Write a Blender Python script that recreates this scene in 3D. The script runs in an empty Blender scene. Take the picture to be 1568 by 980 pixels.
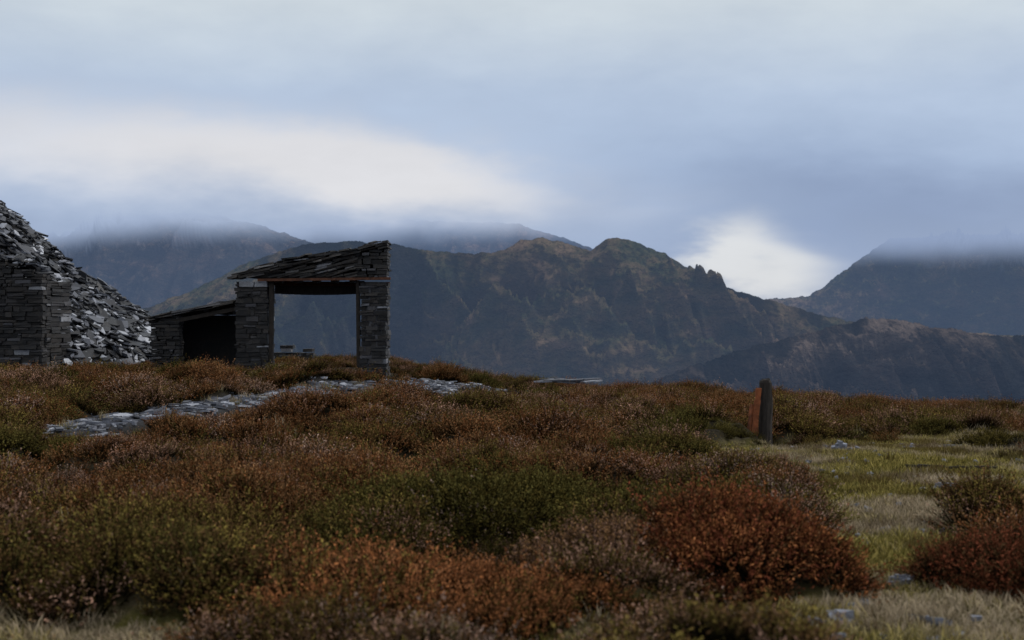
import bpy, math, random
import numpy as np
from mathutils import Vector, Matrix
random.seed(7)
rng = np.random.default_rng(11)
scene = bpy.context.scene
scene.view_settings.view_transform = 'Standard'
scene.view_settings.look = 'None'
scene.view_settings.exposure = 0

EYE = 1.6
K = 2178.0   # 50 mm lens: 1/K rad per unit of the surveyed ridge profiles

# ------------------------------------------------------------------ noise
def _hash(ix, iy, seed):
    a = (ix.astype(np.int64) * 374761393 + iy.astype(np.int64) * 668265263 + seed * 974711) & 0xffffffff
    a = ((a ^ (a >> 13)) * 1274126177) & 0xffffffff
    a = (a ^ (a >> 16)) & 0xffffffff
    return a / 4294967295.0

def vnoise(x, y, seed=0):
    x = np.asarray(x, float); y = np.asarray(y, float)
    ix = np.floor(x); iy = np.floor(y)
    fx = x - ix; fy = y - iy
    fx = fx*fx*fx*(fx*(fx*6-15)+10); fy = fy*fy*fy*(fy*(fy*6-15)+10)
    a = _hash(ix, iy, seed); b = _hash(ix+1, iy, seed)
    c = _hash(ix, iy+1, seed); d = _hash(ix+1, iy+1, seed)
    return (a*(1-fx)+b*fx)*(1-fy) + (c*(1-fx)+d*fx)*fy

def fbm(x, y, octv=4, seed=0, gain=0.5):
    s = 0; a = 1; t = 0
    for o in range(octv):
        s = s + a*(vnoise(x*2**o+o*17.3, y*2**o-o*9.1, seed+o)*2-1)
        t += a; a *= gain
    return s/t

def ridged(x, y, octv=5, seed=0, gain=0.5):
    s = 0; a = 1; t = 0
    for o in range(octv):
        n = 1-np.abs(vnoise(x*2**o+o*13.7, y*2**o+o*5.3, seed+o)*2-1)
        s = s + a*n*n; t += a; a *= gain
    return s/t

def sstep(v, a=0.0, b=1.0):
    t = np.clip((np.asarray(v, float)-a)/(b-a), 0, 1)
    return t*t*(3-2*t)

# ------------------------------------------------------------------ helpers
def new_obj(name, V, F, mat=None, smooth=False, parent=None, link=True):
    me = bpy.data.meshes.new(name)
    V = np.asarray(V, float)
    me.from_pydata(V.tolist(), [], F if isinstance(F, list) else F.tolist())
    me.update()
    if smooth:
        me.polygons.foreach_set('use_smooth', [True]*len(me.polygons))
    ob = bpy.data.objects.new(name, me)
    if mat: me.materials.append(mat)
    if link: scene.collection.objects.link(ob)
    if parent: ob.parent = parent
    return ob

def empty(name):
    e = bpy.data.objects.new(name, None)
    scene.collection.objects.link(e)
    return e

class NT:
    def __init__(self, tree):
        self.t = tree; self.n = tree.nodes; self.l = tree.links
    def new(self, typ, **kw):
        nd = self.n.new(typ)
        for k, v in kw.items(): setattr(nd, k, v)
        return nd
    def put(self, sock, v):
        if hasattr(v, 'is_output') : self.l.new(v, sock)
        elif v is not None: sock.default_value = v
    def math(self, op, a, b=None, c=None, clamp=False):
        nd = self.new('ShaderNodeMath', operation=op); nd.use_clamp = clamp
        self.put(nd.inputs[0], a)
        if b is not None: self.put(nd.inputs[1], b)
        if c is not None: self.put(nd.inputs[2], c)
        return nd.outputs[0]
    def mix(self, f, a, b, blend='MIX'):
        nd = self.new('ShaderNodeMix', data_type='RGBA', blend_type=blend)
        self.put(nd.inputs[0], f); self.put(nd.inputs[6], a); self.put(nd.inputs[7], b)
        return nd.outputs[2]
    def smooth(self, v, a, b):
        nd = self.new('ShaderNodeMapRange', interpolation_type='SMOOTHSTEP')
        self.put(nd.inputs[0], v); nd.inputs[1].default_value = a; nd.inputs[2].default_value = b
        return nd.outputs[0]
    def noise(self, vec, scale, detail=4, rough=0.55, dist=0.0):
        nd = self.new('ShaderNodeTexNoise')
        if vec is not None: self.put(nd.inputs['Vector'], vec)
        nd.inputs['Scale'].default_value = scale; nd.inputs['Detail'].default_value = detail
        nd.inputs['Roughness'].default_value = rough; nd.inputs['Distortion'].default_value = dist
        return nd.outputs['Fac']
    def ramp(self, f, stops, interp='LINEAR'):
        nd = self.new('ShaderNodeValToRGB'); cr = nd.color_ramp; cr.interpolation = interp
        while len(cr.elements) > 1: cr.elements.remove(cr.elements[-1])
        cr.elements[0].position = stops[0][0]; cr.elements[0].color = (*stops[0][1], 1)
        for p, c in stops[1:]:
            e = cr.elements.new(p); e.color = (*c, 1)
        self.put(nd.inputs[0], f)
        return nd.outputs[0]
    def pos(self): return self.new('ShaderNodeNewGeometry').outputs['Position']

def c4(r, g, b): return (r, g, b, 1)

def new_mat(name):
    m = bpy.data.materials.new(name); m.use_nodes = True
    m.node_tree.nodes.clear()
    return m, NT(m.node_tree)

def finish(nt, col, rough=0.8, bump=None, bstr=0.5, bdist=0.02, spec=0.3, emis=None):
    b = nt.new('ShaderNodeBsdfPrincipled')
    nt.put(b.inputs['Base Color'], col); nt.put(b.inputs['Roughness'], rough)
    b.inputs['Specular IOR Level'].default_value = spec
    if bump is not None:
        bn = nt.new('ShaderNodeBump'); bn.inputs['Strength'].default_value = bstr
        bn.inputs['Distance'].default_value = bdist
        nt.put(bn.inputs['Height'], bump); nt.l.new(bn.outputs[0], b.inputs['Normal'])
    o = nt.new('ShaderNodeOutputMaterial'); nt.l.new(b.outputs[0], o.inputs[0])
    return b, o

# ------------------------------------------------------------------ cloud colour as a function of direction (shared by the sky and the mist painted on the hills)
cg = bpy.data.node_groups.new('cloud_colour', 'ShaderNodeTree')
cg.interface.new_socket('Direction', in_out='INPUT', socket_type='NodeSocketVector')
cg.interface.new_socket('Color', in_out='OUTPUT', socket_type='NodeSocketColor')
nt = NT(cg)
gi = nt.new('NodeGroupInput'); go = nt.new('NodeGroupOutput')
sx = nt.new('ShaderNodeSeparateXYZ'); nt.l.new(gi.outputs[0], sx.inputs[0])
DEG = 57.29578
az = nt.math('MULTIPLY', nt.math('ARCTAN2', sx.outputs[0], sx.outputs[1]), DEG)
el = nt.math('MULTIPLY', nt.math('ARCSINE', sx.outputs[2]), DEG)
cv = nt.new('ShaderNodeCombineXYZ'); nt.put(cv.inputs[0], nt.math('MULTIPLY', az, 0.06)); nt.put(cv.inputs[1], nt.math('MULTIPLY', el, 0.15))
na = nt.noise(cv.outputs[0], 1.6, 5, 0.5, 0.2)
nb_ = nt.noise(cv.outputs[0], 4.5, 4, 0.55)
cv2 = nt.new('ShaderNodeCombineXYZ'); nt.put(cv2.inputs[0], nt.math('MULTIPLY', az, 0.04)); nt.put(cv2.inputs[1], nt.math('MULTIPLY', el, 0.12)); cv2.inputs[2].default_value = 7.7
nc_ = nt.noise(cv2.outputs[0], 2.4, 3, 0.5, 0.3)
na0 = nt.math('SUBTRACT', na, 0.5); nb0 = nt.math('SUBTRACT', nb_, 0.5); nc0 = nt.math('SUBTRACT', nc_, 0.5)
elw = nt.math('ADD', el, nt.math('ADD', nt.math('MULTIPLY', na0, 3.0), nt.math('MULTIPLY', nb0, 1.2)))
azw = nt.math('ADD', az, nt.math('ADD', nt.math('MULTIPLY', nc0, 7.0), nt.math('MULTIPLY', nb0, 3.0)))
def blob(a0, e0, sa, se, tilt=0.0):
    da = nt.math('DIVIDE', nt.math('SUBTRACT', azw, a0), sa)
    de = nt.math('DIVIDE', nt.math('SUBTRACT', nt.math('SUBTRACT', elw, e0), nt.math('MULTIPLY', nt.math('SUBTRACT', azw, a0), tilt)), se)
    return nt.math('EXPONENT', nt.math('MULTIPLY', nt.math('ADD', nt.math('MULTIPLY', da, da), nt.math('MULTIPLY', de, de)), -1.0))
e01 = nt.math('DIVIDE', nt.math('ADD', elw, 10), 100, clamp=True)
def E(d): return (d+10)/100
base = nt.ramp(e01, [(0.0, (0.10, 0.11, 0.13)), (E(-1), (0.30, 0.36, 0.50)), (E(2.5), (0.36, 0.45, 0.64)), (E(6), (0.43, 0.54, 0.735)), (E(9), (0.48, 0.58, 0.745)),
                      (E(12.5), (0.63, 0.70, 0.76)), (E(25), (0.72, 0.77, 0.83)), (E(50), (0.92, 0.95, 0.98)), (1.0, (1.05, 1.05, 1.06))])
c = nt.mix(nt.math('MULTIPLY', blob(15, 4.2, 10, 2.3, -0.05), 0.85), base, c4(0.26, 0.34, 0.525))
c = nt.mix(nt.math('MULTIPLY', blob(-13, 3.3, 9, 1.0), 0.65), c, c4(0.32, 0.40, 0.57))
lb = nt.math('ADD', blob(-15, 6.6, 12, 1.9, -0.03), blob(-3.5, 5.6, 6.5, 1.5, -0.10))
c = nt.mix(nt.math('MULTIPLY', nt.smooth(lb, 0.0, 1.2), 0.95), c, c4(0.79, 0.785, 0.81))
gm_ = blob(9.9, 1.6, 3.4, 1.7, -0.22)
gb = nt.math('ADD', nt.math('ADD', gm_, nt.math('MULTIPLY', blob(7.6, 3.5, 1.8, 0.9, -0.1), 0.6)), nt.math('ADD', nt.math('MULTIPLY', nb0, 1.1), nt.math('MULTIPLY', na0, 0.5)))
gb = nt.math('MULTIPLY', gb, blob(9.9, 2.4, 7, 3.5))
c = nt.mix(nt.smooth(gb, 0.10, 0.90), c, c4(0.74, 0.76, 0.79))
md = nt.math('ADD', 1.0, nt.math('ADD', nt.math('MULTIPLY', na0, 0.20), nt.math('MULTIPLY', nb0, 0.12)))
hs = nt.new('ShaderNodeHueSaturation'); nt.put(hs.inputs['Value'], md); nt.put(hs.inputs['Color'], c)
nt.l.new(hs.outputs[0], go.inputs[0])

# ------------------------------------------------------------------ ground shape
BIG = [ # chosen larger bushes: x, y, radius, height
    (1.38, 8.9, 0.82, 0.36), (0.55, 9.0, 0.55, 0.26), (-0.75, 7.85, 0.85, 0.20), (0.15, 7.7, 0.5, 0.16), (3.3, 9.0, 0.70, 0.24), (6.9, 19.5, 0.95, 0.26), (-2.3, 9.4, .9, .28), (-1.5, 12.0, 1.0, .30)]
CELL = 1.30
def bushes(x, y):
    """cellular hummocks: returns dome height and the id of the bush a point belongs to"""
    X0 = np.asarray(x, float); Y0 = np.asarray(y, float)
    wob = 0.45*fbm(X0*2.6, Y0*2.6, 3, 301)
    x = X0/CELL; y = Y0/CELL
    ix = np.floor(x); iy = np.floor(y)
    H = np.zeros(np.broadcast(x, y).shape); ID = np.zeros_like(H); BX = np.zeros_like(H); BY = np.zeros_like(H)
    for dx in (-1, 0, 1):
        for dy in (-1, 0, 1):
            jx = ix+dx; jy = iy+dy
            cx = jx+0.1+0.8*_hash(jx, jy, 201); cy = jy+0.1+0.8*_hash(jx, jy, 202)
            r = 0.36+0.36*_hash(jx, jy, 203); h = 0.13+0.27*_hash(jx, jy, 204)*r/0.6
            d2 = ((x-cx)**2+(y-cy)**2)/(r*r)+wob
            hh = h*np.clip(1-d2, 0, 1.3)**0.75
            m = hh > H
            H = np.where(m, hh, H); ID = np.where(m, _hash(jx, jy, 205), ID)
            BX = np.where(m, cx*CELL, BX); BY = np.where(m, cy*CELL, BY)
    for k, (cx, cy, r, h) in enumerate(BIG):
        d2 = ((X0-cx)**2+(Y0-cy)**2)/(r*r)+wob
        hh = h*np.clip(1-d2, 0, 1.3)**0.7
        m = d2 < 1
        H = np.where(m, np.maximum(hh, 0.06), H); ID = np.where(m, 0.6, ID); BX = np.where(m, cx, BX); BY = np.where(m, cy, BY)
    return H, ID, BX, BY
def path_near(x, y):
    m = path_mask(x, y)
    for k in (0.5, 1.1, 1.8, 2.6): m = np.maximum(m, path_mask(x*(y+k)/np.maximum(y, 1), y+k))
    return m
def heather_fac(x, y):
    return (1-grass_mask(x, y))*(1-0.9*path_near(x, y))*(1-sstep(y, 40, 44))*(1-0.75*sstep(y, 27, 31)*sstep(-np.asarray(x, float), 1.5, 2.6))
def ground_z(x, y, dome=True):
    x = np.asarray(x, float); y = np.asarray(y, float)
    L = 0.85*sstep((1.3-x)/5.5)*sstep((y-12)/20)
    R = -0.60*sstep((x-1)/13)*sstep((y-16)/22)
    z = L + R - 0.14 - 0.32*sstep(y, 14, 30)
    near = 1-sstep(y, 60, 120)
    z = z + (0.08*fbm(x*0.35, y*0.35, 3, 5) + 0.04*fbm(x*1.3, y*1.3, 3, 9))*near
    z = z + 0.12*path_mask(x, y) + 0.09*grass_mask(x, y)
    if dome: z = z + bushes(x, y)[0]*heather_fac(x, y)*(1-0.25*sstep(y, 16, 30))
    ye = 38.5 + 3.0*sstep((-1-x)/6) + 1.2*fbm(x*0.2, x*0+3.3, 2, 31)
    d = np.maximum(y-ye, 0)
    z = z - 0.36*(d*d/(d+6))
    return np.maximum(z, -235)

PATH = [(-5.9, 19.6), (-5.5, 20.3), (-4.8, 21.9), (-3.9, 23.4), (-3.3, 26.6), (-2.0, 30.0), (-0.7, 34.5), (0.6, 36.5), (2.0, 37.4)]
PW = [0.44, 0.60, 0.36, 0.64, 0.48, 0.62, 0.6, 0.15, 0.42]
def path_mask(x, y):
    x = np.asarray(x, float); y = np.asarray(y, float)
    best = np.full(np.broadcast(x, y).shape, 9.0)
    for (a, b), w0, (c, d), w1 in zip(PATH[:-1], PW[:-1], PATH[1:], PW[1:]):
        dx, dy = c-a, d-b
        t = np.clip(((x-a)*dx+(y-b)*dy)/(dx*dx+dy*dy), 0, 1)
        dist = np.hypot(x-a-t*dx, (y-b-t*dy)*0.7)/(w0+(w1-w0)*t)
        best = np.minimum(best, dist)
    return 1-sstep(best + 1.1*fbm(x*1.6, y*0.9, 3, 77), 0.75, 1.15)

def seg_zone(x, y, pts):
    best = np.full(np.broadcast(x, y).shape, 9.0)
    for (a, b, w0), (c, d, w1) in zip(pts[:-1], pts[1:]):
        dx, dy = c-a, d-b
        t = np.clip(((x-a)*dx+(y-b)*dy)/(dx*dx+dy*dy+1e-9), 0, 1)
        best = np.minimum(best, np.hypot(x-a-t*dx, y-b-t*dy)/(w0+(w1-w0)*t))
    return best
GZ = [
  [(2.1, 6.0, 0.8), (2.2, 7.8, 0.75), (2.75, 10.6, 0.65), (3.5, 13.0, 0.9), (4.0, 16.0, 1.4), (5.2, 19.0, 1.5), (8.0, 22.0, 1.5), (11.5, 25, 1.6)],
  [(4.2, 12.0, 0.9), (5.2, 16.0, 1.3)],
  [(2.9, 17.2, 0.8), (4.0, 18.0, 1.0)],
  [(-3.6, 7.1, 0.9), (-2.0, 7.2, 0.5)],
  [(-1.75, 8.3, 0.25), (-1.4, 9.2, 0.14)],
  [(0.25, 7.15, 0.22), (0.8, 7.5, 0.32)],
]
def grass_mask(x, y):
    x = np.asarray(x, float); y = np.asarray(y, float)
    m = 0
    wob = 0.55*fbm(x*1.1, y*1.1, 3, 41)
    for z in GZ:
        m = np.maximum(m, 1-sstep(seg_zone(x, y, z)+wob, 0.8, 1.15))
    for cx, cy, r, h in (BIG[0], BIG[4], BIG[5]):
        m = m*sstep(np.hypot(x-cx, y-cy)/r, 0.75, 1.0)
    return m

# ------------------------------------------------------------------ materials
def mat_ground():
    m, nt = new_mat('moor_soil')
    p = nt.pos()
    a = nt.new('ShaderNodeAttribute', attribute_name='grass').outputs['Fac']
    pa = nt.new('ShaderNodeAttribute', attribute_name='path').outputs['Fac']
    n1 = nt.noise(p, 1.3, 4); n2 = nt.noise(p, 14, 5, 0.65); n3 = nt.noise(p, 45, 4, 0.7)
    soil = nt.ramp(n3, [(0.3, (0.006, 0.005, 0.003)), (0.5, (0.016, 0.013, 0.006)), (0.72, (0.045, 0.031, 0.015))])
    green = nt.ramp(n2, [(0.25, (0.04, 0.038, 0.010)), (0.5, (0.11, 0.098, 0.024)), (0.75, (0.21, 0.17, 0.06))])
    straw = nt.ramp(n3, [(0.25, (0.09, 0.07, 0.035)), (0.55, (0.22, 0.175, 0.11)), (0.8, (0.38, 0.32, 0.22))])
    gr = nt.mix(nt.smooth(n1, 0.46, 0.62), green, straw)
    c = nt.mix(a, soil, gr)
    sl = nt.ramp(n3, [(0.3, (0.02, 0.021, 0.022)), (0.6, (0.055, 0.055, 0.06)), (0.8, (0.12, 0.125, 0.14))])
    c = nt.mix(pa, c, sl)
    finish(nt, c, 0.95, n2, 0.9, 0.05, spec=0.1)
    return m

def mat_slate(name, stops, moss=0.25, rough=0.5, mosscol=(0.07, 0.05, 0.028)):
    m, nt = new_mat(name)
    r = nt.new('ShaderNodeNewGeometry').outputs['Random Per Island']
    p = nt.pos()
    c = nt.ramp(r, stops)
    n = nt.noise(p, 9, 5, 0.65); n2 = nt.noise(p, 40, 4, 0.7)
    c = nt.mix(nt.math('MULTIPLY', nt.smooth(n, 0.45, 0.7), moss), c, c4(*mosscol))
    c = nt.mix(nt.math('MULTIPLY', nt.smooth(n2, 0.6, 0.75), 0.25), c, c4(0.14, 0.14, 0.14))
    c = nt.mix(nt.math('MULTIPLY', nt.smooth(n2, 0.5, 0.3), 0.5), c, c4(0.009, 0.009, 0.011))
    finish(nt, c, rough, n2, 0.6, 0.012, spec=0.35)
    return m

def mat_plain(name, ca, cb, scale=12, rough=0.85, stretch=None):
    m, nt = new_mat(name)
    p = nt.pos()
    if stretch:
        mp = nt.new('ShaderNodeMapping'); mp.inputs['Scale'].default_value = stretch
        nt.l.new(p, mp.inputs[0]); p = mp.outputs[0]
    n = nt.noise(p, scale, 6, 0.65)
    c = nt.ramp(n, [(0.3, ca), (0.7, cb)])
    finish(nt, c, rough, n, 0.6, 0.01, spec=0.2)
    return m

def mat_foliage(name, base, trans=0.25, lo=0.2, hi=0.85):
    """stem/leaf colour from 'tip' (height along the sprig) and the plant's own tint (instance attribute)."""
    m, nt = new_mat(name)
    tip = nt.new('ShaderNodeAttribute', attribute_name='tip').outputs['Fac']
    rn = nt.new('ShaderNodeAttribute', attribute_name='rnd').outputs['Fac']
    ti = nt.new('ShaderNodeAttribute', attribute_name='tint', attribute_type='INSTANCER').outputs['Color']
    ti2 = nt.new('ShaderNodeAttribute', attribute_name='tint2', attribute_type='INSTANCER').outputs['Color']
    col = nt.mix(nt.smooth(rn, 0.35, 0.65), ti, ti2)
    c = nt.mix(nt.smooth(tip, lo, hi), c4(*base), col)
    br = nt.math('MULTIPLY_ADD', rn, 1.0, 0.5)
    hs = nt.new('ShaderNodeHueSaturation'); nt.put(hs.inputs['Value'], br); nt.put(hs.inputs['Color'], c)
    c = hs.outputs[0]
    d = nt.new('ShaderNodeBsdfDiffuse')
    nt.put(d.inputs[0], c)
    o = nt.new('ShaderNodeOutputMaterial')
    if trans:
        t = nt.new('ShaderNodeBsdfTranslucent'); nt.put(t.inputs[0], c)
        mx = nt.new('ShaderNodeMixShader'); mx.inputs[0].default_value = trans
        nt.l.new(d.outputs[0], mx.inputs[1]); nt.l.new(t.outputs[0], mx.inputs[2])
        nt.l.new(mx.outputs[0], o.inputs[0])
    else: nt.l.new(d.outputs[0], o.inputs[0])
    return m

M_ground = mat_ground()
M_wall = mat_slate('slate_masonry', [(0.0, (0.008, 0.008, 0.009)), (0.55, (0.016, 0.015, 0.016)), (0.84, (0.034, 0.030, 0.028)),
                                     (0.95, (0.07, 0.07, 0.08)), (1.0, (0.30, 0.31, 0.34))], 0.4, 0.7, (0.035, 0.025, 0.015))
M_roof = mat_slate('slate_roofing', [(0.0, (0.010, 0.010, 0.011)), (0.6, (0.028, 0.025, 0.024)), (0.88, (0.075, 0.068, 0.062)), (1.0, (0.30, 0.30, 0.32))], 0.5, 0.7, (0.055, 0.041, 0.027))
M_heap = mat_slate('slate_waste', [(0.0, (0.009, 0.010, 0.013)), (0.45, (0.022, 0.024, 0.030)), (0.68, (0.060, 0.065, 0.080)), (0.82, (0.18, 0.19, 0.225)), (1.0, (0.58, 0.60, 0.65))], 0.15, 0.45)
M_path = mat_slate('slate_chips', [(0.0, (0.045, 0.048, 0.06)), (0.4, (0.10, 0.107, 0.13)), (0.8, (0.20, 0.212, 0.255)), (1.0, (0.42, 0.44, 0.5))], 0.25, 0.55)
M_stone = mat_slate('loose_slate', [(0.0, (0.07, 0.076, 0.098)), (1.0, (0.22, 0.235, 0.285))], 0.25, 0.5)
M_dark = mat_plain('dark_rubble', (0.008, 0.008, 0.009), (0.02, 0.019, 0.018))  # very dark rubble for the roof bed and heap core
M_timber = mat_plain('weathered_timber', (0.012, 0.011, 0.010), (0.045, 0.036, 0.03), 10, 0.85, (6, 6, 0.8))
M_rust = mat_plain('rusted_iron', (0.05, 0.020, 0.011), (0.34, 0.105, 0.04), 7, 0.85)
M_lintel = mat_plain('rusty_lintel_iron', (0.03, 0.014, 0.010), (0.12, 0.05, 0.028), 9, 0.8)
M_heather = mat_foliage('heather_sprigs', (0.011, 0.0095, 0.0045), trans=0.0)  # brown sprig bases, darkened further to paint shade into the gaps
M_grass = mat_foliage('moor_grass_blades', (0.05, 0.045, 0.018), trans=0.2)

# ------------------------------------------------------------------ ground sheet
def axis(lo, hi, step, far, grow=1.18):
    a = list(np.arange(lo, hi+1e-6, step))
    s = step; x = hi
    up = []
    while x < far:
        s *= grow; x += s; up.append(x)
    s = step; x = lo; dn = []
    while x > -far:
        s *= grow; x -= s; dn.append(x)
    return np.array(dn[::-1]+a+up)
xs = axis(-17, 18, 0.12, 16000)
ys = axis(4, 44, 0.12, 16000)
ys = ys[ys > -400]
X, Y = np.meshgrid(xs, ys)
Z = ground_z(X, Y)
V = np.stack([X.ravel(), Y.ravel(), Z.ravel()], 1)
nx, ny = len(xs), len(ys)
ii = (np.arange(ny-1)[:, None]*nx + np.arange(nx-1)[None]).ravel()
F = np.stack([ii, ii+1, ii+nx+1, ii+nx], 1)
g = new_obj('moorland_ground', V, F, M_ground, smooth=True)
for nm, fn in (('grass', grass_mask), ('path', path_mask)):
    at = g.data.attributes.new(nm, 'FLOAT', 'POINT')
    at.data.foreach_set('value', np.asarray(fn(X, Y), float).ravel())

# ------------------------------------------------------------------ mountains
def mat_mountain(name, cols, haze, hazecol=(0.155, 0.23, 0.39), rock=0.55, misty=True):
    m, nt = new_mat(name)
    m.cycles.emission_sampling = 'NONE'
    geo = nt.new('ShaderNodeNewGeometry'); p = geo.outputs['Position']
    mp = nt.new('ShaderNodeMapping'); mp.inputs['Scale'].default_value = (1, 0.45, 1.6); nt.l.new(p, mp.inputs[0])
    n1 = nt.noise(mp.outputs[0], 0.0045, 6, 0.65, 0.6)
    n2 = nt.noise(mp.outputs[0], 0.025, 6, 0.75)
    n3 = nt.noise(mp.outputs[0], 0.09, 4, 0.75, 0.4)
    f = nt.math('ADD', nt.math('MULTIPLY', n1, 0.6), nt.math('MULTIPLY', n2, 0.4))
    c = nt.ramp(f, [(0.38, cols[0]), (0.46, cols[1]), (0.52, cols[2]), (0.60, cols[3])])
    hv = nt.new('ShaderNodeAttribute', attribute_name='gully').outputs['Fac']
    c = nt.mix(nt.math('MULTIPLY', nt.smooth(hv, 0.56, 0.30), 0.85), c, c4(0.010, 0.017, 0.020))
    sz = nt.new('ShaderNodeSeparateXYZ'); nt.l.new(geo.outputs['Normal'], sz.inputs[0])
    st = nt.math('ADD', sz.outputs[2], nt.math('MULTIPLY', nt.math('SUBTRACT', n2, 0.5), 0.9))
    rockc = nt.ramp(n3, [(0.35, (0.010, 0.012, 0.015)), (0.55, (0.045, 0.048, 0.056)), (0.68, (0.18, 0.18, 0.185))])
    c = nt.mix(nt.math('MULTIPLY', nt.smooth(st, 0.82, 0.60), rock), c, rockc)
    c = nt.mix(nt.math('MULTIPLY', nt.smooth(n3, 0.50, 0.60), 0.55), c, c4(0.009, 0.013, 0.015))
    b = nt.new('ShaderNodeBsdfDiffuse'); nt.put(b.inputs[0], c)
    bn = nt.new('ShaderNodeBump'); bn.inputs['Strength'].default_value = 1.0; bn.inputs['Distance'].default_value = 34
    nt.put(bn.inputs['Height'], n2); nt.l.new(bn.outputs[0], b.inputs['Normal'])
    e = nt.new('ShaderNodeEmission'); e.inputs[0].default_value = c4(*hazecol)  # airlight haze painted on as an even bluish emission
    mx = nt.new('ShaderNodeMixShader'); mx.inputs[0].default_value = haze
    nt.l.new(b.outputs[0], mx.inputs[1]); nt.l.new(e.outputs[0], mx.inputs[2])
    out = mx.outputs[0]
    if misty:   # summit mist painted on the slope as sky-coloured emission
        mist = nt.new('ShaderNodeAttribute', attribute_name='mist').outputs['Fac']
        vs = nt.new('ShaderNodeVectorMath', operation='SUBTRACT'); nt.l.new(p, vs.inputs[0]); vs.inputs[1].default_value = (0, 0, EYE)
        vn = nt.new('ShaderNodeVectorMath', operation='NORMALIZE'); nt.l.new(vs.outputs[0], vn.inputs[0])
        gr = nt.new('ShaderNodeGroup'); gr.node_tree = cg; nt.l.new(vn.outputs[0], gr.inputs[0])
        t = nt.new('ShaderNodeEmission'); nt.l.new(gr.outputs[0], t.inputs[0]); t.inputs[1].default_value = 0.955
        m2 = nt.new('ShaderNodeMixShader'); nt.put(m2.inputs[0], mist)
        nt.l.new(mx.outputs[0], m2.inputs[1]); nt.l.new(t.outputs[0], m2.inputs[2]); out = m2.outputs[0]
    o = nt.new('ShaderNodeOutputMaterial'); nt.l.new(out, o.inputs[0])
    return m

def mountain(name, prof, D, yfoot, seed, mat, nu=900, nv=220, spur=0.10, sf=5.0, skew=0.3, mist=None, meander=0.05, rough=1.0, power=1.25, foot=-245):
    px = np.array([p[0] for p in prof], float); py = np.array([p[1] for p in prof], float)
    q = np.linspace(px[0], px[-1], nu)
    h = np.interp(q, px, py)
    ker = np.hanning(5); ker /= ker.sum()
    hs = np.convolve(np.pad(h, 2, 'edge'), ker, 'valid')
    Dr = D*(1 + meander*fbm(q*0.004, q*0, 3, seed+50))
    Xr = (q-784)/K*Dr
    jag = fbm(q*0.05, q*0, 5, seed+60, 0.68) + 0.4*np.abs(fbm(q*0.11, q*0+4, 4, seed+61, 0.6))
    Zr = EYE + (490-hs)/K*Dr + D*0.0020*rough*jag
    v = np.concatenate([[] if mist is not None else np.linspace(-0.35, -0.03, 12), np.linspace(0, 1, nv)**1.35])
    Vv, Xq = np.meshgrid(v, Xr, indexing='ij')
    Dq = np.broadcast_to(Dr, Vv.shape); Zq = np.broadcast_to(Zr, Vv.shape)
    Yq = Dq - Vv*(Dq-yfoot)
    av = np.abs(Vv)
    fall = np.where(Vv >= 0, (1-np.clip(Vv, 0, 1))**power, 1-0.9*av*1.6)
    Zs = foot + (Zq-foot)*fall
    wx = Xq/D; wy = Yq/D
    warp = 0.08*fbm(wx*5, wy*5, 4, seed+3)
    rn = ridged((wx+warp+skew*wy)*sf, wy*sf*0.5+warp*2, 7, seed+8, 0.54)
    rn2 = ridged((wx+warp*.6-skew*0.6*wy)*sf*3.5, wy*sf*1.6, 5, seed+33, 0.6)
    fn = fbm(wx*40, wy*30, 5, seed+20, 0.65)
    env = np.clip(av*5, 0, 1)*(1-np.clip(Vv, 0, 1)**3)
    Zs = Zs + env*D*spur*(rn-0.60) + np.clip(av*12, 0, 1)*D*(0.023*rough*(rn2-0.64) + 0.008*rough*fn)
    lim = EYE + (Zq-EYE)*Yq/Dq - 0.0006*D
    Zs = np.where((Vv > 0.0) & (Zs > lim), lim + 0.12*(Zs-lim), Zs)
    V = np.stack([Xq.ravel(), Yq.ravel(), Zs.ravel()], 1)
    nr, nc = Vv.shape
    ii = (np.arange(nr-1)[:, None]*nc + np.arange(nc-1)[None]).ravel()
    F = np.stack([ii, ii+nc, ii+nc+1, ii+1], 1)
    if mist is not None:      # faces wholly covered by the painted mist are left out
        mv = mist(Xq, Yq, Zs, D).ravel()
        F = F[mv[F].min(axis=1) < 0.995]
    ob = new_obj(name, V, F, mat, smooth=True)
    gl = 0.6*rn + 0.4*rn2
    at = ob.data.attributes.new('gully', 'FLOAT', 'POINT'); at.data.foreach_set('value', gl.ravel())
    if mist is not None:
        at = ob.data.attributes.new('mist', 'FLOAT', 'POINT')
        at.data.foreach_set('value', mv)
    return ob

COL_A = [(0.028, 0.044, 0.044), (0.075, 0.086, 0.054), (0.155, 0.125, 0.075), (0.25, 0.175, 0.12)]
COL_E = [(0.024, 0.026, 0.032), (0.055, 0.048, 0.046), (0.115, 0.088, 0.072), (0.20, 0.155, 0.13)]
COL_C = [(0.03, 0.036, 0.047), (0.085, 0.080, 0.074), (0.17, 0.125, 0.100), (0.30, 0.19, 0.145)]

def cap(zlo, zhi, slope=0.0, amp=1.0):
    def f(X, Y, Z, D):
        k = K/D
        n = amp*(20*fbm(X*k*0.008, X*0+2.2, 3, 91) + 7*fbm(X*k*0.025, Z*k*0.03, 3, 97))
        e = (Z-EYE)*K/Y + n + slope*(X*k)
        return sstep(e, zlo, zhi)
    return f

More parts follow.
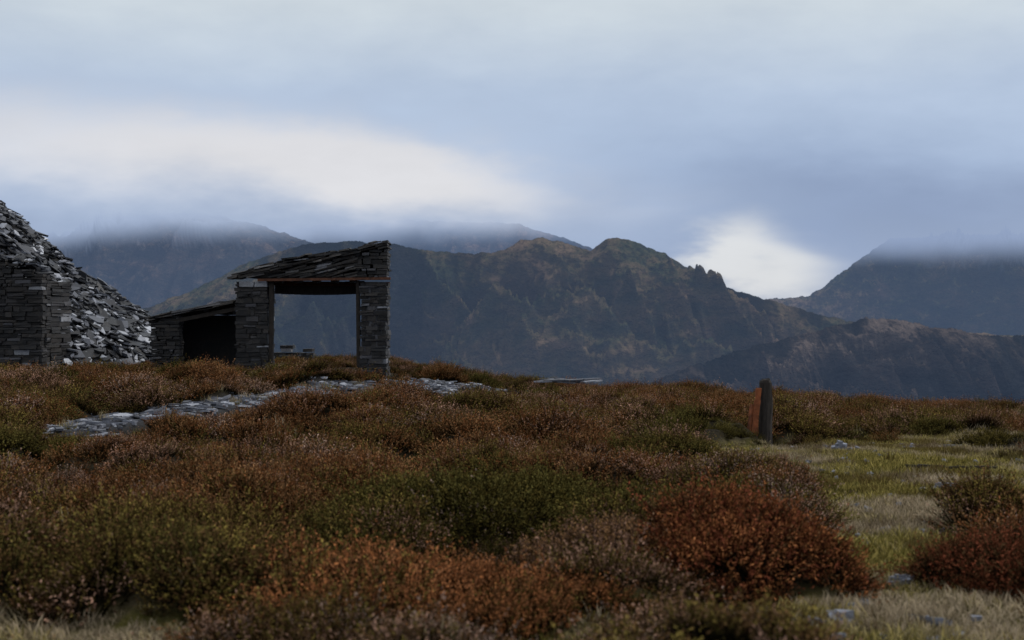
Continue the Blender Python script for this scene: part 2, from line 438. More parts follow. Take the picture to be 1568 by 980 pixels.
profA = [(-300, 548), (-100, 530), (60, 515), (200, 482), (300, 442), (380, 402), (430, 384), (480, 372), (540, 371), (600, 375), (650, 383), (700, 388), (750, 389), (775, 381), (797, 368), (815, 369), (830, 363),
         (850, 369), (880, 378), (905, 385), (918, 375), (932, 366), (945, 365), (962, 366), (975, 371), (985, 374), (1005, 385), (1018, 387), (1030, 397), (1060, 415), (1110, 438), (1170, 458), (1230, 475), (1300, 492), (1400, 505), (1600, 520), (1850, 530)]
profE = [(820, 650), (940, 610), (1050, 565), (1150, 532), (1230, 512), (1290, 497), (1315, 490), (1340, 487), (1370, 490), (1410, 497), (1460, 505), (1500, 513), (1568, 516), (1700, 520), (1850, 505)]
profB = [(250, 330), (450, 328), (560, 332), (640, 338), (700, 340), (760, 341), (795, 342), (815, 350), (840, 356), (870, 366), (908, 381), (960, 405), (1050, 440), (1150, 480), (1300, 520)]
profC = [(-300, 420), (0, 410), (60, 388), (85, 368), (110, 346), (150, 320), (200, 308), (260, 312), (310, 322), (350, 335), (385, 340), (410, 350), (440, 359), (480, 372), (540, 395), (620, 430), (760, 500)]
profD = [(1080, 500), (1140, 470), (1175, 459), (1210, 456), (1238, 455), (1255, 443), (1275, 428), (1300, 410), (1330, 388), (1370, 360), (1430, 335), (1500, 325), (1600, 330), (1750, 340), (1850, 360)]
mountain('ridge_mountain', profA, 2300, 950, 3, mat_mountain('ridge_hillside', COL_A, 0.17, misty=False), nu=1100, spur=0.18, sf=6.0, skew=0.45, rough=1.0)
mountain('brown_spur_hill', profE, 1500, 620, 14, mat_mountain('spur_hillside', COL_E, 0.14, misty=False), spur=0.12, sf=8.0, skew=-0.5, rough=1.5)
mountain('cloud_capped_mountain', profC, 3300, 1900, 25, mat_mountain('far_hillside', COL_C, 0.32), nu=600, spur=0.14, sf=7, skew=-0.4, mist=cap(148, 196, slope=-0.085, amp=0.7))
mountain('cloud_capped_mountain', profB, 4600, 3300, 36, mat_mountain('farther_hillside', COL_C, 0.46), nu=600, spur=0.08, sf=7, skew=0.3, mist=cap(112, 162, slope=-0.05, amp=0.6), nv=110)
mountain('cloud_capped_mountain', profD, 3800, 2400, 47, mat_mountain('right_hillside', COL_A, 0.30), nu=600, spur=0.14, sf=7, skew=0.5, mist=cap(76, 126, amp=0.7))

# ------------------------------------------------------------------ slab / block builders
CUBE = np.array([(-1,-1,-1),(1,-1,-1),(1,1,-1),(-1,1,-1),(-1,-1,1),(1,-1,1),(1,1,1),(-1,1,1)], float)*0.5
CF = [(0,3,2,1),(4,5,6,7),(0,1,5,4),(1,2,6,5),(2,3,7,6),(3,0,4,7)]
class Build:
    def __init__(self): self.V = []; self.F = []; self.n = 0
    def block(self, c, s, R=None, jit=0.0):
        v = CUBE*np.array(s)
        if jit: v = v + rng.uniform(-jit, jit, (8, 3))*np.array([1, 1, 0.5])
        if R is not None: v = v @ np.array(R).T
        v = v + np.array(c)
        self.V.append(v); self.F += [tuple(i+self.n for i in f) for f in CF]; self.n += 8
    def slab(self, c, r, th, R, asp=1.0):
        k = rng.integers(4, 7)
        a = np.sort(rng.uniform(0, 2*math.pi, k)) if rng.random() < 0.3 else np.linspace(0, 2*math.pi, k, endpoint=False)+rng.uniform(-0.35, 0.35, k)
        rr = r*rng.uniform(0.7, 1.15, k)
        top = np.stack([np.cos(a)*rr*asp, np.sin(a)*rr, np.full(k, th/2)+rng.uniform(-.15, .15, k)*th], 1)
        bot = top*np.array([0.97, 0.97, 1]) - np.array([0, 0, th])
        v = np.concatenate([top, bot]) @ np.array(R).T + np.array(c)
        n = self.n; self.V.append(v)
        self.F.append(tuple(n+i for i in range(k)))
        self.F.append(tuple(n+k+i for i in reversed(range(k))))
        for i in range(k):
            j = (i+1) % k
            self.F.append((n+i, n+k+i, n+k+j, n+j))
        self.n += 2*k
    def obj(self, name, mat, parent=None):
        return new_obj(name, np.concatenate(self.V), self.F, mat, parent=parent)

def rot(yaw=0, pitch=0, roll=0):
    return np.array(Matrix.Rotation(yaw, 3, 'Z') @ Matrix.Rotation(pitch, 3, 'X') @ Matrix.Rotation(roll, 3, 'Y'))

def masonry(B, x0, x1, y0, y1, zb, ztop, hmin=0.045, hmax=0.125, lmin=0.10, lmax=0.36):
    z = zb; zmax = max(ztop(x) for x in np.linspace(x0, x1, 20))
    while z < zmax:
        h = rng.uniform(hmin, hmax)
        ysplit = [y0, y1] if (y1-y0) < 0.45 else [y0, y0+(y1-y0)*rng.uniform(0.35, 0.65), y1]
        for ya, yb in zip(ysplit[:-1], ysplit[1:]):
            x = x0
            while x < x1-0.02:
                l = rng.uniform(lmin, lmax)
                if x1-(x+l) < lmin*0.8: l = x1-x
                xc = x+l/2
                if z+h*0.6 <= ztop(xc):
                    o = rng.normal(0, 0.018, 4)
                    e0 = o[0] if x > x0+1e-3 else o[0]*1.8
                    parts = 2 if (h > 0.08 and rng.random() < 0.3) else 1
                    for q in range(parts):
                        hh = h/parts
                        B.block((xc+e0*0.5+rng.normal(0, .008), (ya+yb)/2+o[1]+rng.normal(0, .006), z+hh*(q+.5)+rng.normal(0, 0.004)),
                            (l-0.014+o[2]*0.8, yb-ya-0.006, hh-0.012), rot(rng.normal(0, 0.025), 0, rng.normal(0, 0.022)), 0.012)
                x += l
        z += h

def sloped_slates(B, xa, xb, ya, yb, za, zb, layers, th=0.04, minz=None, lmin=0.25, lmax=0.6, over=0.02):
    """courses of slate laid parallel to a line from (xa,za) to (xb,zb)"""
    sl = (zb-za)/(xb-xa); ang = -math.atan(sl)
    for j in range(layers):
        dz = -j*th*1.05
        rows = max(1, int((yb-ya)/0.5))
        for r in range(rows):
            x = xa-rng.uniform(0.0, 0.12)
            y_0 = ya+(yb-ya)*r/rows; y_1 = ya+(yb-ya)*(r+1)/rows
            while x < xb-0.06:
                l = min(rng.uniform(lmin, lmax), xb+over-x)
                xc = x+l/2; zc = za+(xc-xa)*sl+dz+rng.normal(0, 0.010)
                if minz is None or zc > minz+0.03:
                    oy = rng.uniform(-0.06, 0.03) if r == 0 else 0
                    B.block((xc, (y_0+y_1)/2+oy/2, zc), (l*rng.uniform(0.92, 1.02), y_1-y_0-oy+0.01, th*rng.uniform(0.5, 1.1)),
                            rot(rng.normal(0, 0.03), rng.normal(0, 0.015), ang+rng.normal(0, 0.04)), 0.016)
                x += l*rng.uniform(0.85, 1.0)

# ------------------------------------------------------------------ the ruined slate shelter
shelter = empty('ruined_slate_shelter')
YF = 32.0
topline = lambda x: 2.62 + (x+6.27)*(3.34-2.62)/(3.47)
B = Build()
masonry(B, -6.23, -5.50, YF, YF+0.95, 0.15, lambda x: 2.46)
B.block((-5.865, YF+0.475, 1.35), (0.64, 0.86, 2.1)); B.obj('left_pier', M_wall, shelter)
B = Build()
masonry(B, -3.43, -2.82, YF, YF+0.95, 0.15, lambda x: 2.46, lmax=0.34)
B.block((-3.125, YF+0.475, 1.35), (0.52, 0.86, 2.1)); B.obj('right_pier', M_wall, shelter)
B = Build()
masonry(B, -3.55, -2.82, YF+0.01, YF+0.93, 2.56, lambda x: topline(x)-0.08, lmax=0.36)
B.obj('right_gable_head', M_wall, shelter)
B = Build()
sloped_slates(B, -6.28, -2.82, YF-0.06, YF+1.25, 2.64, 3.36, 3, 0.045, lmin=0.15, lmax=0.45)
for i in range(34):
    x = rng.uniform(-6.2, -3.1)
    B.block((x, YF+rng.uniform(0, 0.9), topline(x)+0.06+rng.uniform(0, 0.03)), (rng.uniform(0.12, 0.4), rng.uniform(0.2, 0.4), rng.uniform(0.02, 0.04)),
            rot(rng.uniform(-.5, .5), rng.normal(0, .05), -0.21+rng.normal(0, 0.07)), 0.015)
sloped_slates(B, -6.22, -3.50, YF+0.02, YF+1.0, 2.52, 3.10, 14, 0.05, minz=2.55, lmin=0.12, lmax=0.5)
B.obj('roof_slates', M_roof, shelter)
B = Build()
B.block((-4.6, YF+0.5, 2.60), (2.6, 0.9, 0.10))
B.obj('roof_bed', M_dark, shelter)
B = Build()
B.block((-4.22, YF-0.03, 2.515), (2.98, 0.12, 0.055), rot(0, 0, -0.012), 0.006)
B.block((-4.25, YF+0.93, 2.44), (2.85, 0.10, 0.10), rot(0, 0, 0.01), 0.006)
B.obj('lintel_beam', M_lintel, shelter)
B = Build()
n = 14
for i in range(n):
    t = (i+0.5)/n; x = -5.5+t*2.08
    sag = 0.05*math.sin(math.pi*t)
    B.block((x, YF+1.02, 2.34-sag*0.6+0.02), (2.08/n*1.02, 0.06, 0.30), rot(0, 0, 0), 0.004)
for i in range(5):
    B.block((-5.3+i*0.42, YF+0.5, 2.49), (0.09, 0.86, 0.10), None, 0.004)
B.block((-5.435, YF+0.12, 1.45), (0.10, 0.12, 2.08), rot(0.02, 0, 0.01), 0.006)
B.block((-3.475, YF+0.12, 1.45), (0.08, 0.12, 2.08), rot(0, 0, -0.008), 0.006)
B.obj('timber_frame', M_timber, shelter)

leanto = empty('slate_lean_to')
B = Build()
tl = lambda x: 1.60 + (x+8.25)*(2.0-1.60)/2.02
masonry(B, -8.17, -7.52, YF+0.15, YF+0.6, 0.1, lambda x: tl(x)-0.03)
masonry(B, -8.17, -7.85, YF+0.6, YF+1.9, 0.1, lambda x: tl(x)-0.03)
masonry(B, -8.15, -6.24, YF+1.9, YF+2.2, 0.1, lambda x: tl(x)-0.05)
B.block((-7.2, YF+1.86, 0.95), (1.9, 0.04, 1.5))
B.obj('walls', M_wall, leanto)
B = Build()
sloped_slates(B, -8.27, -6.24, YF+0.06, YF+2.2, 1.63, 2.03, 2, 0.04)
for i in range(14):
    x = rng.uniform(-8.2, -6.4)
    B.block((x, YF+rng.uniform(0.1, 0.9), tl(x)+0.07), (rng.uniform(0.15, 0.35), rng.uniform(0.2, 0.35), 0.03), rot(rng.uniform(-.5, .5), 0, -0.19+rng.normal(0, .08)), 0.015)
B.obj('roof_slates', M_roof, leanto)
B = Build()
B.block((-7.22, YF+0.22, 1.66), (1.95, 0.12, 0.09), rot(0, 0, -0.196), 0.005)
B.obj('roof_beam', M_timber, leanto)

B = Build()
masonry(B, -6.5, -5.32, 38.0, 38.4, 0.1, lambda x: 0.86+0.10*math.sin(x*7)+0.04*math.sin(x*17), hmin=0.06, hmax=0.12)
B.obj('broken_stone_wall', M_wall)

# ruined wall on the far left
B = Build()
wt = lambda x: 2.74 + 0.10*math.sin(x*5)+ max(0, (-11.0-x))*0.5
masonry(B, -14.2, -10.24, 31.0, 31.6, 0.05, wt, lmax=0.42)
masonry(B, -10.84, -10.24, 31.6, 33.0, 0.05, lambda x: 2.5)
B.block((-12.2, 31.3, 1.3), (3.8, 0.5, 2.4))
lw = empty('ruined_slate_wall')
B.obj('masonry', M_wall, lw)
B = Build()
for i in range(110):
    x = rng.uniform(-14, -10.25)
    B.slab((x, 31+rng.uniform(0, .7), wt(x)+rng.uniform(-0.02, 0.16)), rng.uniform(.08, .24), .035, rot(rng.uniform(0, 6), rng.normal(0, .2), rng.normal(0.2, .25)))
B.obj('coping_slates', M_heap, lw)

# ------------------------------------------------------------------ slate waste heap
HX, HY = -16.0, 37.5
def heap_z(x, y):
    r = np.sqrt((x-HX)**2 + (1.06*(y-HY))**2)
    z = 6.50 - 0.763*np.sqrt(r*r+0.3)
    z = z - 0.30*np.exp(-((r-4.6)/1.6)**2) + 0.18*fbm(x*0.9, y*0.9, 4, 61) + 0.10*ridged(x*0.6, y*0.6, 3, 62)
    return z
hx = np.linspace(-25, -6.5, 120); hy = np.linspace(28.5, 46, 110)
HXg, HYg = np.meshgrid(hx, hy)
HZ = np.maximum(heap_z(HXg, HYg)-0.06, -0.6)
V = np.stack([HXg.ravel(), HYg.ravel(), HZ.ravel()], 1)
nx = len(hx); ny = len(hy)
ii = (np.arange(ny-1)[:, None]*nx + np.arange(nx-1)[None]).ravel()
heap = empty('slate_waste_heap')
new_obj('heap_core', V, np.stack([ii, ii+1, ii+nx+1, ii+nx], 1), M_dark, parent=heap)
B = Build()
cnt = 0
while cnt < 7500:
    x = rng.uniform(-17.5, -7.2); y = rng.uniform(30, 39)
    z = float(heap_z(x, y))
    if z < 0.2: continue
    gx = (x-HX); gy = (y-HY)*1.12; gl = math.hypot(gx, gy)+1e-6
    nrm = Vector((gx/gl*0.5, gy/gl*0.5, 1)).normalized()
    nrm = (nrm + Vector(rng.normal(0, 0.24, 3))).normalized()
    q = Vector((0, 0, 1)).rotation_difference(nrm).to_matrix() @ Matrix.Rotation(rng.uniform(0, 6.28), 3, 'Z')
    r = 0.04+0.16*rng.random()**2.4
    B.slab((x, y, z+rng.uniform(-0.04, 0.08)), r, rng.uniform(0.015, 0.05), np.array(q), rng.uniform(0.9, 2.3))
    cnt += 1
B.obj('tumbled_slates', M_heap, heap)

# ------------------------------------------------------------------ slate path
B = Build(); cnt = 0
while cnt < 1900:
    x = rng.uniform(-8, 3.5); y = rng.uniform(17.5, 39)
    if float(path_mask(x, y)) < rng.uniform(0.1, 0.9): continue
    r = 0.02+0.13*rng.random()**2.6
    B.slab((x, y, float(ground_z(x, y))+rng.uniform(-0.01, 0.03)), r, rng.uniform(0.015, 0.04), rot(rng.uniform(0, 6.3), rng.normal(0, .10), rng.normal(0, .10)), rng.uniform(0.8, 1.9))
    cnt += 1
for i in range(16):   # flat slabs at the brow of the hill
    x = rng.uniform(0.95, 2.1); y = 37.2+rng.uniform(-.25, .25)
    B.slab((x, y, rng.uniform(-0.06, 0.05)), rng.uniform(.12, .25), 0.04, rot(rng.uniform(-.4, .4), rng.normal(0, .05), rng.normal(0, .04)), 1.8)
B.obj('slate_path', M_path)

def stone(name, x, y, sx, sy, sz, yaw):
    B = Build()
    z = float(ground_z(x, y))+0.02
    for k in range(3):
        B.slab((x+rng.normal(0, sx*.12), y+rng.normal(0, sy*.12), z+sz*(0.1+0.26*k)), sy*(1-.2*k), sz*0.5, rot(yaw+rng.normal(0, .3), rng.normal(0, .12), rng.normal(0, .16)), sx/sy*0.9)
    return B.obj(name, M_stone)
for (x, y, sx, sy, sz) in [(4.3, 18.6, .13, .10, .13), (4.1, 13.4, .21, .10, .08), (5.5, 21.0, .16, .10, .10), (2.45, 9.0, .10, .07, .05), (6.0, 19.4, .18, .09, .07),
                           (1.8, 7.75, .11, .08, .05), (1.62, 7.6, .07, .06, .04), (1.66, 7.25, .09, .06, .04), (2.3, 7.7, .08, .06, .05), (-1.6, 7.2, .09, .06, .04), (4.5, 12.9, .07, .06, .04), (7.2, 17.5, .22, .10, .06), (2.05, 8.2, .06, .05, .04)]:
    stone('slate_rock', x, y, sx, sy, sz, rng.uniform(-0.3, 0.3))
B = Build()
for i in range(800):
    x = rng.uniform(0.5, 8); y = rng.uniform(6.2, 22)
    if float(grass_mask(x, y)) < 0.6 or vnoise(x*0.9, y*0.9, 66) < .45: continue
    B.slab((x, y, float(ground_z(x, y))+0.03), rng.uniform(.012, .045), .025, rot(rng.uniform(0, 6), rng.normal(0, .2), rng.normal(0, .2)), 1.3)
B.obj('scattered_slate_chips', M_stone)

# ------------------------------------------------------------------ fence post
post = empty('old_fence_post')
def prism(path, radii, sides, name, mat, flat=1.0, topj=0.0):
    V = []; F = []
    for (p, r) in zip(path, radii):
        for k in range(sides):
            a = 2*math.pi*k/sides
            rr = r*(1+0.10*math.sin(3*a+p[2]*5)+rng.normal(0, .03))
            V.append((p[0]+math.cos(a)*rr, p[1]+math.sin(a)*rr*flat, p[2]+(rng.normal(0, topj) if p is path[-1] else 0)))
    for j in range(len(path)-1):
        for k in range(sides):
            a = j*sides+k; b = j*sides+(k+1) % sides
            F.append((a, b, b+sides, a+sides))
    F.append(tuple(range((len(path)-1)*sides, len(path)*sides)))
    return new_obj(name, V, F, mat, parent=post)
pz = -0.10
prism([(3.565, 20, pz-0.3), (3.565, 20, pz+0.2), (3.575, 20, pz+0.55), (3.565, 20, pz+0.82), (3.56, 20, pz+0.87)], [.10, .094, .088, .085, .070], 12, 'timber_post', M_timber, topj=0.015)
B = Build()
for k in range(5):   # bent, flaking strap in short lengths
    z = pz-0.02+k*0.17
    B.block((3.375+0.017*k+0.004*math.sin(k*2), 19.90, z), (0.10-0.007*k, 0.035, 0.175), rot(0.15+rng.normal(0, .05), 0, 0.09+rng.normal(0, .02)), 0.007)
B.block((3.330, 19.93, pz+0.22), (0.026, 0.08, 0.60), rot(0.2, 0, 0.10), 0.006)
B.obj('rusted_iron_strap', M_rust, post)

B = Build()
sx0, sy0 = 4.7, 15.6
for i in range(7):
    x = sx0+i*0.14-0.3; y = sy0+0.03*math.sin(i)
    B.block((x, y, float(ground_z(x, y))+0.07), (0.16, 0.03, 0.028), rot(rng.normal(0, .1), 0, rng.normal(0, .06)), 0.004)
B.obj('fallen_stick', M_timber)

# ------------------------------------------------------------------ plants
def plant_attrs(ob, tip, rnd):
    a = ob.data.attributes.new('tip', 'FLOAT', 'POINT'); a.data.foreach_set('value', tip)
    a = ob.data.attributes.new('rnd', 'FLOAT', 'POINT'); a.data.foreach_set('value', rnd)

def make_heather(seed, nspr=155, nleaf=13, mat=None, wide=0.20):
    r = np.random.default_rng(seed)
    V = []; T = []; Rn = []
    quads = []
    n = 0
    for s in range(nspr):
        az = r.uniform(0, 2*math.pi); k = math.sqrt(r.random())
        lean = k*1.0
        L = (0.30-0.08*k)*r.uniform(0.65, 1.15)
        if r.random() < 0.09: L *= 1.32
        base = np.array([math.cos(az), math.sin(az), 0])*0.15*k*r.uniform(0.6, 1.2)
        d = np.array([math.cos(az)*math.sin(lean), math.sin(az)*math.sin(lean), math.cos(lean)])
        bend = np.array([r.normal(0, .03), r.normal(0, .03), 0.05*k])
        pt = lambda t: base + d*L*t + bend*t*t
        rr = r.random()
        side = np.cross(d, r.normal(0, 1, 3)); side /= np.linalg.norm(side)+1e-9
        for t0, t1 in ((0, .5), (.5, 1.0)):
            a, b = pt(t0), pt(t1); w0 = 0.003*(1-.6*t0); w1 = 0.003*(1-.6*t1)
            V += [a-side*w0, a+side*w0, b+side*w1, b-side*w1]; T += [t0*.3, t0*.3, t1*.3, t1*.3]; Rn += [rr]*4
            quads.append((n, n+1, n+2, n+3)); n += 4
        for j in range(nleaf):
            t = 0.30+0.72*(j+r.random())/nleaf
            c = pt(t)
            ld = d*0.9 + r.normal(0, .65, 3); ld /= np.linalg.norm(ld)
            sd = np.cross(ld, r.normal(0, 1, 3)); sd /= np.linalg.norm(sd)+1e-9
            ll = r.uniform(.018, .036)*(1.15-.35*t); w = ll*wide
            V += [c, c+ld*ll*.5+sd*w, c+ld*ll, c+ld*ll*.5-sd*w]
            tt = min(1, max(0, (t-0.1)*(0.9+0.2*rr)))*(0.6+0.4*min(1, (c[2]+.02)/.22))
            T += [tt]*4; Rn += [min(1, max(0, rr+r.normal(0, .12)))]*4
            quads.append((n, n+1, n+2, n+3)); n += 4
    ob = new_obj('heather_clump', np.array(V), quads, mat, link=False)
    plant_attrs(ob, T, Rn)
    return ob

def make_tuft(seed, nb=46, hmin=.04, hmax=.11, mat=None, spread=.10, w=0.0028, lay=1.0):
    r = np.random.default_rng(seed)
    V = []; T = []; Rn = []; Q = []; n = 0
    for s in range(nb):
        az = r.uniform(0, 6.28); L = r.uniform(hmin, hmax)
        base = np.array([r.normal(0, spread*.5), r.normal(0, spread*.5), -0.01])
        lean = abs(r.normal(0, lay*.55))
        d = np.array([math.cos(az)*math.sin(lean), math.sin(az)*math.sin(lean), math.cos(lean)])
        droop = np.array([math.cos(az), math.sin(az), -0.6])*L*r.uniform(.1, .55)
        sd = np.array([-math.sin(az+r.normal(0, .7)), math.cos(az), 0])*w
        rr = r.random()
        P = [base+d*L*t+droop*t*t for t in (0, .4, .75, 1)]
        W = [1, .9, .6, .12]; tt = [0.1, .6, .85, 1]
        for k in range(3):
            V += [P[k]-sd*W[k], P[k]+sd*W[k], P[k+1]+sd*W[k+1], P[k+1]-sd*W[k+1]]
            T += [tt[k], tt[k], tt[k+1], tt[k+1]]; Rn += [rr]*4
            Q.append((n, n+1, n+2, n+3)); n += 4
    ob = new_obj('grass_tuft', np.array(V), Q, mat, link=False)
    plant_attrs(ob, T, Rn)
    return ob

def scatter(name, sources, P, ROT, SC, VAR, T1, T2):
    coll = bpy.data.collections.new(name+'_source')
    for i, s in enumerate(sources):
        s.name = '%s_kind_%02d' % (name, i); coll.objects.link(s)
    me = bpy.data.meshes.new(name); me.from_pydata(np.asarray(P).tolist(), [], [])
    for nm, typ, arr, key in (('rot', 'FLOAT_VECTOR', ROT, 'vector'), ('scl', 'FLOAT_VECTOR', SC, 'vector'), ('var', 'INT', VAR, 'value'),
                              ('tint', 'FLOAT_COLOR', T1, 'color'), ('tint2', 'FLOAT_COLOR', T2, 'color')):
        a = me.attributes.new(nm, typ, 'POINT')
        a.data.foreach_set(key, np.asarray(arr).ravel())
    ob = bpy.data.objects.new(name, me); scene.collection.objects.link(ob)
    ng = bpy.data.node_groups.new(name+'_scatter', 'GeometryNodeTree')
    ng.interface.new_socket('Geometry', in_out='INPUT', socket_type='NodeSocketGeometry')
    ng.interface.new_socket('Geometry', in_out='OUTPUT', socket_type='NodeSocketGeometry')
    N = ng.nodes; Lk = ng.links
    gi = N.new('NodeGroupInput'); go = N.new('NodeGroupOutput')
    ci = N.new('GeometryNodeCollectionInfo'); ci.inputs['Collection'].default_value = coll
    ci.inputs['Separate Children'].default_value = True; ci.inputs['Reset Children'].default_value = True
    ip = N.new('GeometryNodeInstanceOnPoints'); ip.inputs['Pick Instance'].default_value = True
    def na(nm, dt):
        a = N.new('GeometryNodeInputNamedAttribute'); a.data_type = dt; a.inputs['Name'].default_value = nm
        return a.outputs['Attribute']
    Lk.new(gi.outputs[0], ip.inputs['Points']); Lk.new(ci.outputs[0], ip.inputs['Instance'])
    Lk.new(na('var', 'INT'), ip.inputs['Instance Index'])
    Lk.new(na('rot', 'FLOAT_VECTOR'), ip.inputs['Rotation']); Lk.new(na('scl', 'FLOAT_VECTOR'), ip.inputs['Scale'])
    Lk.new(ip.outputs[0], go.inputs[0])
    md = ob.modifiers.new('scatter', 'NODES'); md.node_group = ng
    return ob

# palette (linear reflectances)
PINK = np.array((0.31, 0.180, 0.125)); RUST = np.array((0.29, 0.112, 0.042)); OLIVE = np.array((0.175, 0.130, 0.034))
BROWN = np.array((0.22, 0.118, 0.053)); GREEN = np.array((0.105, 0.090, 0.026)); ORANGE = np.array((0.60, 0.255, 0.11)); RED = np.array((0.225, 0.066, 0.033))
GREY = np.array((0.34, 0.235, 0.185))
def samp(n, lo, hi, ratio):
    out = []
    while len(out) < n:
        y = lo + (hi-lo)*rng.random()**ratio
        w = 0.40*y+1.2
        out.append((rng.uniform(-w, w), y))
    return np.array(out)

cand = np.concatenate([samp(12000, 5.0, 42.5, 0.66), samp(2000, 6.0, 12.5, 0.7)])
x, y = cand[:, 0], cand[:, 1]
gm = grass_mask(x, y); pm = path_mask(x, y)
BH, BID, BX, BY = bushes(x, y)
size = 0.76 + 0.22*fbm(x*0.55, y*0.55, 3, 72) + rng.normal(0, .13, len(x))
keep = (gm < rng.uniform(.25, .85, len(x))) & (pm < 0.35) & ((BH > 0.02) | (rng.random(len(x)) < 0.7))
keep &= ~((x > -8.4) & (x < -2.6) & (y > 31.7) & (y < 34.6)) & ~((x < -10.1) & (y > 30.9) & (y < 34)) & ~((y > 31.6) & (x < -8) & (heap_z(x, y) > 0.55))
keep &= np.hypot(x-3.5, y-20) > 0.3
x, y, gm, size, BH, BID, BX, BY = [a[keep] for a in (x, y, gm, size, BH, BID, BX, BY)]
size = np.where(BH < 0.02, size*0.65, size)
pn = path_near(x, y)
size = size*(1-0.55*pn)
size = np.where(gm > 0.3, size*0.55, size)
gm2 = np.maximum(grass_mask(x, y+1.0), grass_mask(x, y+2)); size = np.where((gm2 > 0.4) & (y > 11), size*0.7, size)
size = np.where((np.abs(x-3.3) < 0.9) & (y > 16.5) & (y < 20.1), size*0.45, size)
size *= 1+0.30*sstep(y, 14, 24)*(1-pn)
size = np.where((y > 29.5) & (x < -2.0), size*0.6, size)
size = np.clip(size, .24, 1.4)
n1 = fbm(BX*0.35, BY*0.35, 3, 81)+ (BID-.5)*1.0 + 0.06
n2 = fbm(x*0.8, y*0.8, 3, 82)+rng.normal(0, .3, len(x))
T1 = np.empty((len(x), 3)); T2 = np.empty((len(x), 3))
for i in range(len(x)):
    a = n1[i]+rng.normal(0, .14); b = n2[i]
    if a > 0.22: t1, t2 = RUST, BROWN
    elif a > 0.04: t1, t2 = BROWN, OLIVE
    elif a > -0.16: t1, t2 = BROWN, PINK
    elif a > -0.44: t1, t2 = BROWN*.9, OLIVE
    else: t1, t2 = OLIVE, GREEN
    if b > 0.45: t2 = PINK if b < .7 else GREY
    if b < -0.5: t2 = GREEN
    k = (round(float(BX[i]), 2), round(float(BY[i]), 2))
    if k == (1.38, 8.9): t1, t2 = (RED, RUST) if rng.random() < .7 else (BROWN, RED)
    if k == (0.55, 9.0): t1, t2 = PINK*.85, BROWN
    if k in ((-0.75, 7.85), (0.15, 7.7)):
        t1, t2 = (ORANGE*rng.uniform(.6, 1.05), RUST*1.25) if rng.random() < .7 else (BROWN, OLIVE)
    if k == (3.3, 9.0): t1, t2 = BROWN*.75, RED*.9
    if k == (6.9, 19.5): t1, t2 = GREEN, OLIVE
    if k == (-2.3, 9.4): t1, t2 = BROWN*.9, OLIVE
    T1[i], T2[i] = t1, t2
hol = (0.55+0.45*sstep(BH, 0.02, 0.16))[:, None]  # tints darkened between hummocks, gap shade put into the colour
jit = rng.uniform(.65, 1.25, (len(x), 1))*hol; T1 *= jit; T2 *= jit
one = np.ones((len(x), 1))
P = np.stack([x, y, ground_z(x, y)-0.03], 1)
ox = np.clip((x-BX)/0.6, -1, 1)*(BH > 0.02); oy = np.clip((y-BY)/0.6, -1, 1)*(BH > 0.02)
eul = []
spin = rng.uniform(0, 6.28, len(x))
for i in range(len(x)):
    nrm = Vector((ox[i]*0.6+rng.normal(0, .15), oy[i]*0.6+rng.normal(0, .15), 1)).normalized()
    q = Vector((0, 0, 1)).rotation_difference(nrm).to_matrix() @ Matrix.Rotation(spin[i], 3, 'Z')
    eul.append(tuple(q.to_euler()))
ROT = np.array(eul)
SC = np.stack([size*rng.uniform(1.0, 1.3, len(x)), size*rng.uniform(1.0, 1.3, len(x)), size*rng.uniform(.75, 1.15, len(x))*np.where(y > 20, .8, 1)], 1)
src = [make_heather(100+k, mat=M_heather) for k in range(6)]
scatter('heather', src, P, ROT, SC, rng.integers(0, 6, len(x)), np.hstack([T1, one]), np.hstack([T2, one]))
print('heather clumps', len(x))

# grass
cand = samp(50000, 5.0, 28, 0.7)
x, y = cand[:, 0], cand[:, 1]
gm = grass_mask(x, y)
keep = (gm > rng.uniform(.15, .7, len(x))) | ((rng.random(len(x)) < 0.02))
x, y = x[keep][:12500], y[keep][:12500]; gm = grass_mask(x, y)
s = rng.uniform(.6, 1.35, len(x))*(1+0.5*fbm(x*1.5, y*1.5, 3, 90))
st = 1.3*fbm(x*0.9, y*0.9, 3, 89)+rng.normal(0, .15, len(x)) + 0.45*sstep(y, 14, 20)*sstep(x, 3.5, 6) + np.where((x < -1) & (y < 8.5), .35, 0)
STR = np.array((0.54, 0.435, 0.295)); GRN = np.array((0.17, 0.150, 0.036)); YEL = np.array((0.31, 0.25, 0.078))
f1 = sstep(st, -0.05, 0.45)[:, None]
T1 = GRN*(1-f1)+STR*f1; T2 = YEL*(1-f1)+STR*0.6*f1
br = (fbm(x*1.3, y*1.3, 3, 93) < -0.15)[:, None]
T1 = np.where(br, T1*0.35+BROWN*0.4, T1); T2 = np.where(br, T2*0.5, T2)
jit = rng.uniform(.65, 1.2, (len(x), 1)); T1 = T1*jit; T2 = T2*jit
one = np.ones((len(x), 1))
P = np.stack([x, y, ground_z(x, y)], 1)
ROT = np.stack([rng.normal(0, .1, len(x)), rng.normal(0, .1, len(x)), rng.uniform(0, 6.28, len(x))], 1)
SC = np.stack([s, s, s*np.where(gm < .15, 1.6, rng.uniform(.6, 1.1, len(x)))], 1)
srcg = [make_tuft(200+k, mat=M_grass) for k in range(5)]
scatter('moor_grass', srcg, P, ROT, SC, rng.integers(0, 5, len(x)), np.hstack([T1, one]), np.hstack([T2, one]))
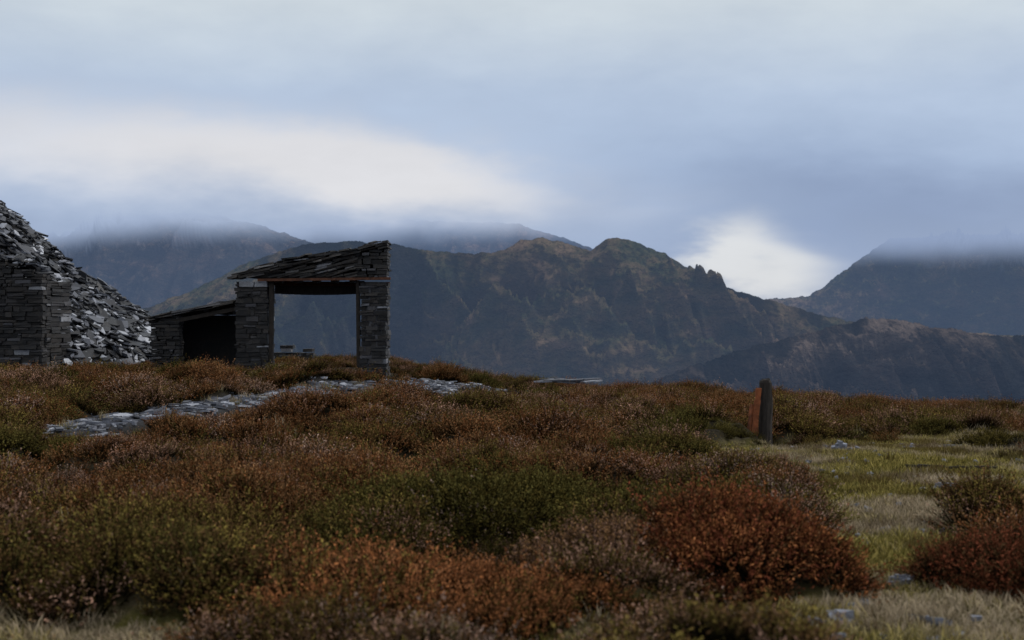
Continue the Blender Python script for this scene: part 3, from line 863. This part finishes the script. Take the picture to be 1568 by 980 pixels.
print('grass tufts', len(x))

# ------------------------------------------------------------------ world
w = bpy.data.worlds.new('World'); scene.world = w; w.use_nodes = True
w.cycles.sampling_method = 'NONE'
w.node_tree.nodes.clear(); nt = NT(w.node_tree)
tc = nt.new('ShaderNodeTexCoord').outputs['Generated']
gr = nt.new('ShaderNodeGroup'); gr.node_tree = cg; nt.l.new(tc, gr.inputs[0])
SUN_EL, SUN_AZ = math.radians(32), math.radians(72)   # azimuth from +Y towards +X
sky = nt.new('ShaderNodeTexSky', sky_type='NISHITA'); sky.sun_disc = False
sky.sun_elevation = SUN_EL; sky.sun_rotation = SUN_AZ
b1 = nt.new('ShaderNodeBackground'); nt.l.new(sky.outputs[0], b1.inputs[0]); b1.inputs[1].default_value = 0.06
b2 = nt.new('ShaderNodeBackground'); nt.l.new(gr.outputs[0], b2.inputs[0]); b2.inputs[1].default_value = 1.0
mx = nt.new('ShaderNodeMixShader'); mx.inputs[0].default_value = 0.93
nt.l.new(b1.outputs[0], mx.inputs[1]); nt.l.new(b2.outputs[0], mx.inputs[2])
o = nt.new('ShaderNodeOutputWorld'); nt.l.new(mx.outputs[0], o.inputs[0])

sd = bpy.data.lights.new('sun', 'SUN'); sd.energy = 1.3; sd.angle = math.radians(10); sd.color = (1.0, 0.94, 0.86)
so = bpy.data.objects.new('sun', sd); scene.collection.objects.link(so)
dirv = Vector((math.sin(SUN_AZ)*math.cos(SUN_EL), math.cos(SUN_AZ)*math.cos(SUN_EL), math.sin(SUN_EL)))
so.rotation_euler = dirv.to_track_quat('Z', 'Y').to_euler()

# ------------------------------------------------------------------ camera
cd = bpy.data.cameras.new('camera'); cam = bpy.data.objects.new('camera', cd); scene.collection.objects.link(cam)
cam.location = (0, 0, EYE); cam.rotation_euler = (math.radians(90), 0, 0)
cd.lens = 50; cd.sensor_width = 36; cd.clip_end = 40000; cd.clip_start = 0.1
cd.dof.use_dof = True; cd.dof.focus_distance = 29; cd.dof.aperture_fstop = 2.6
scene.camera = cam
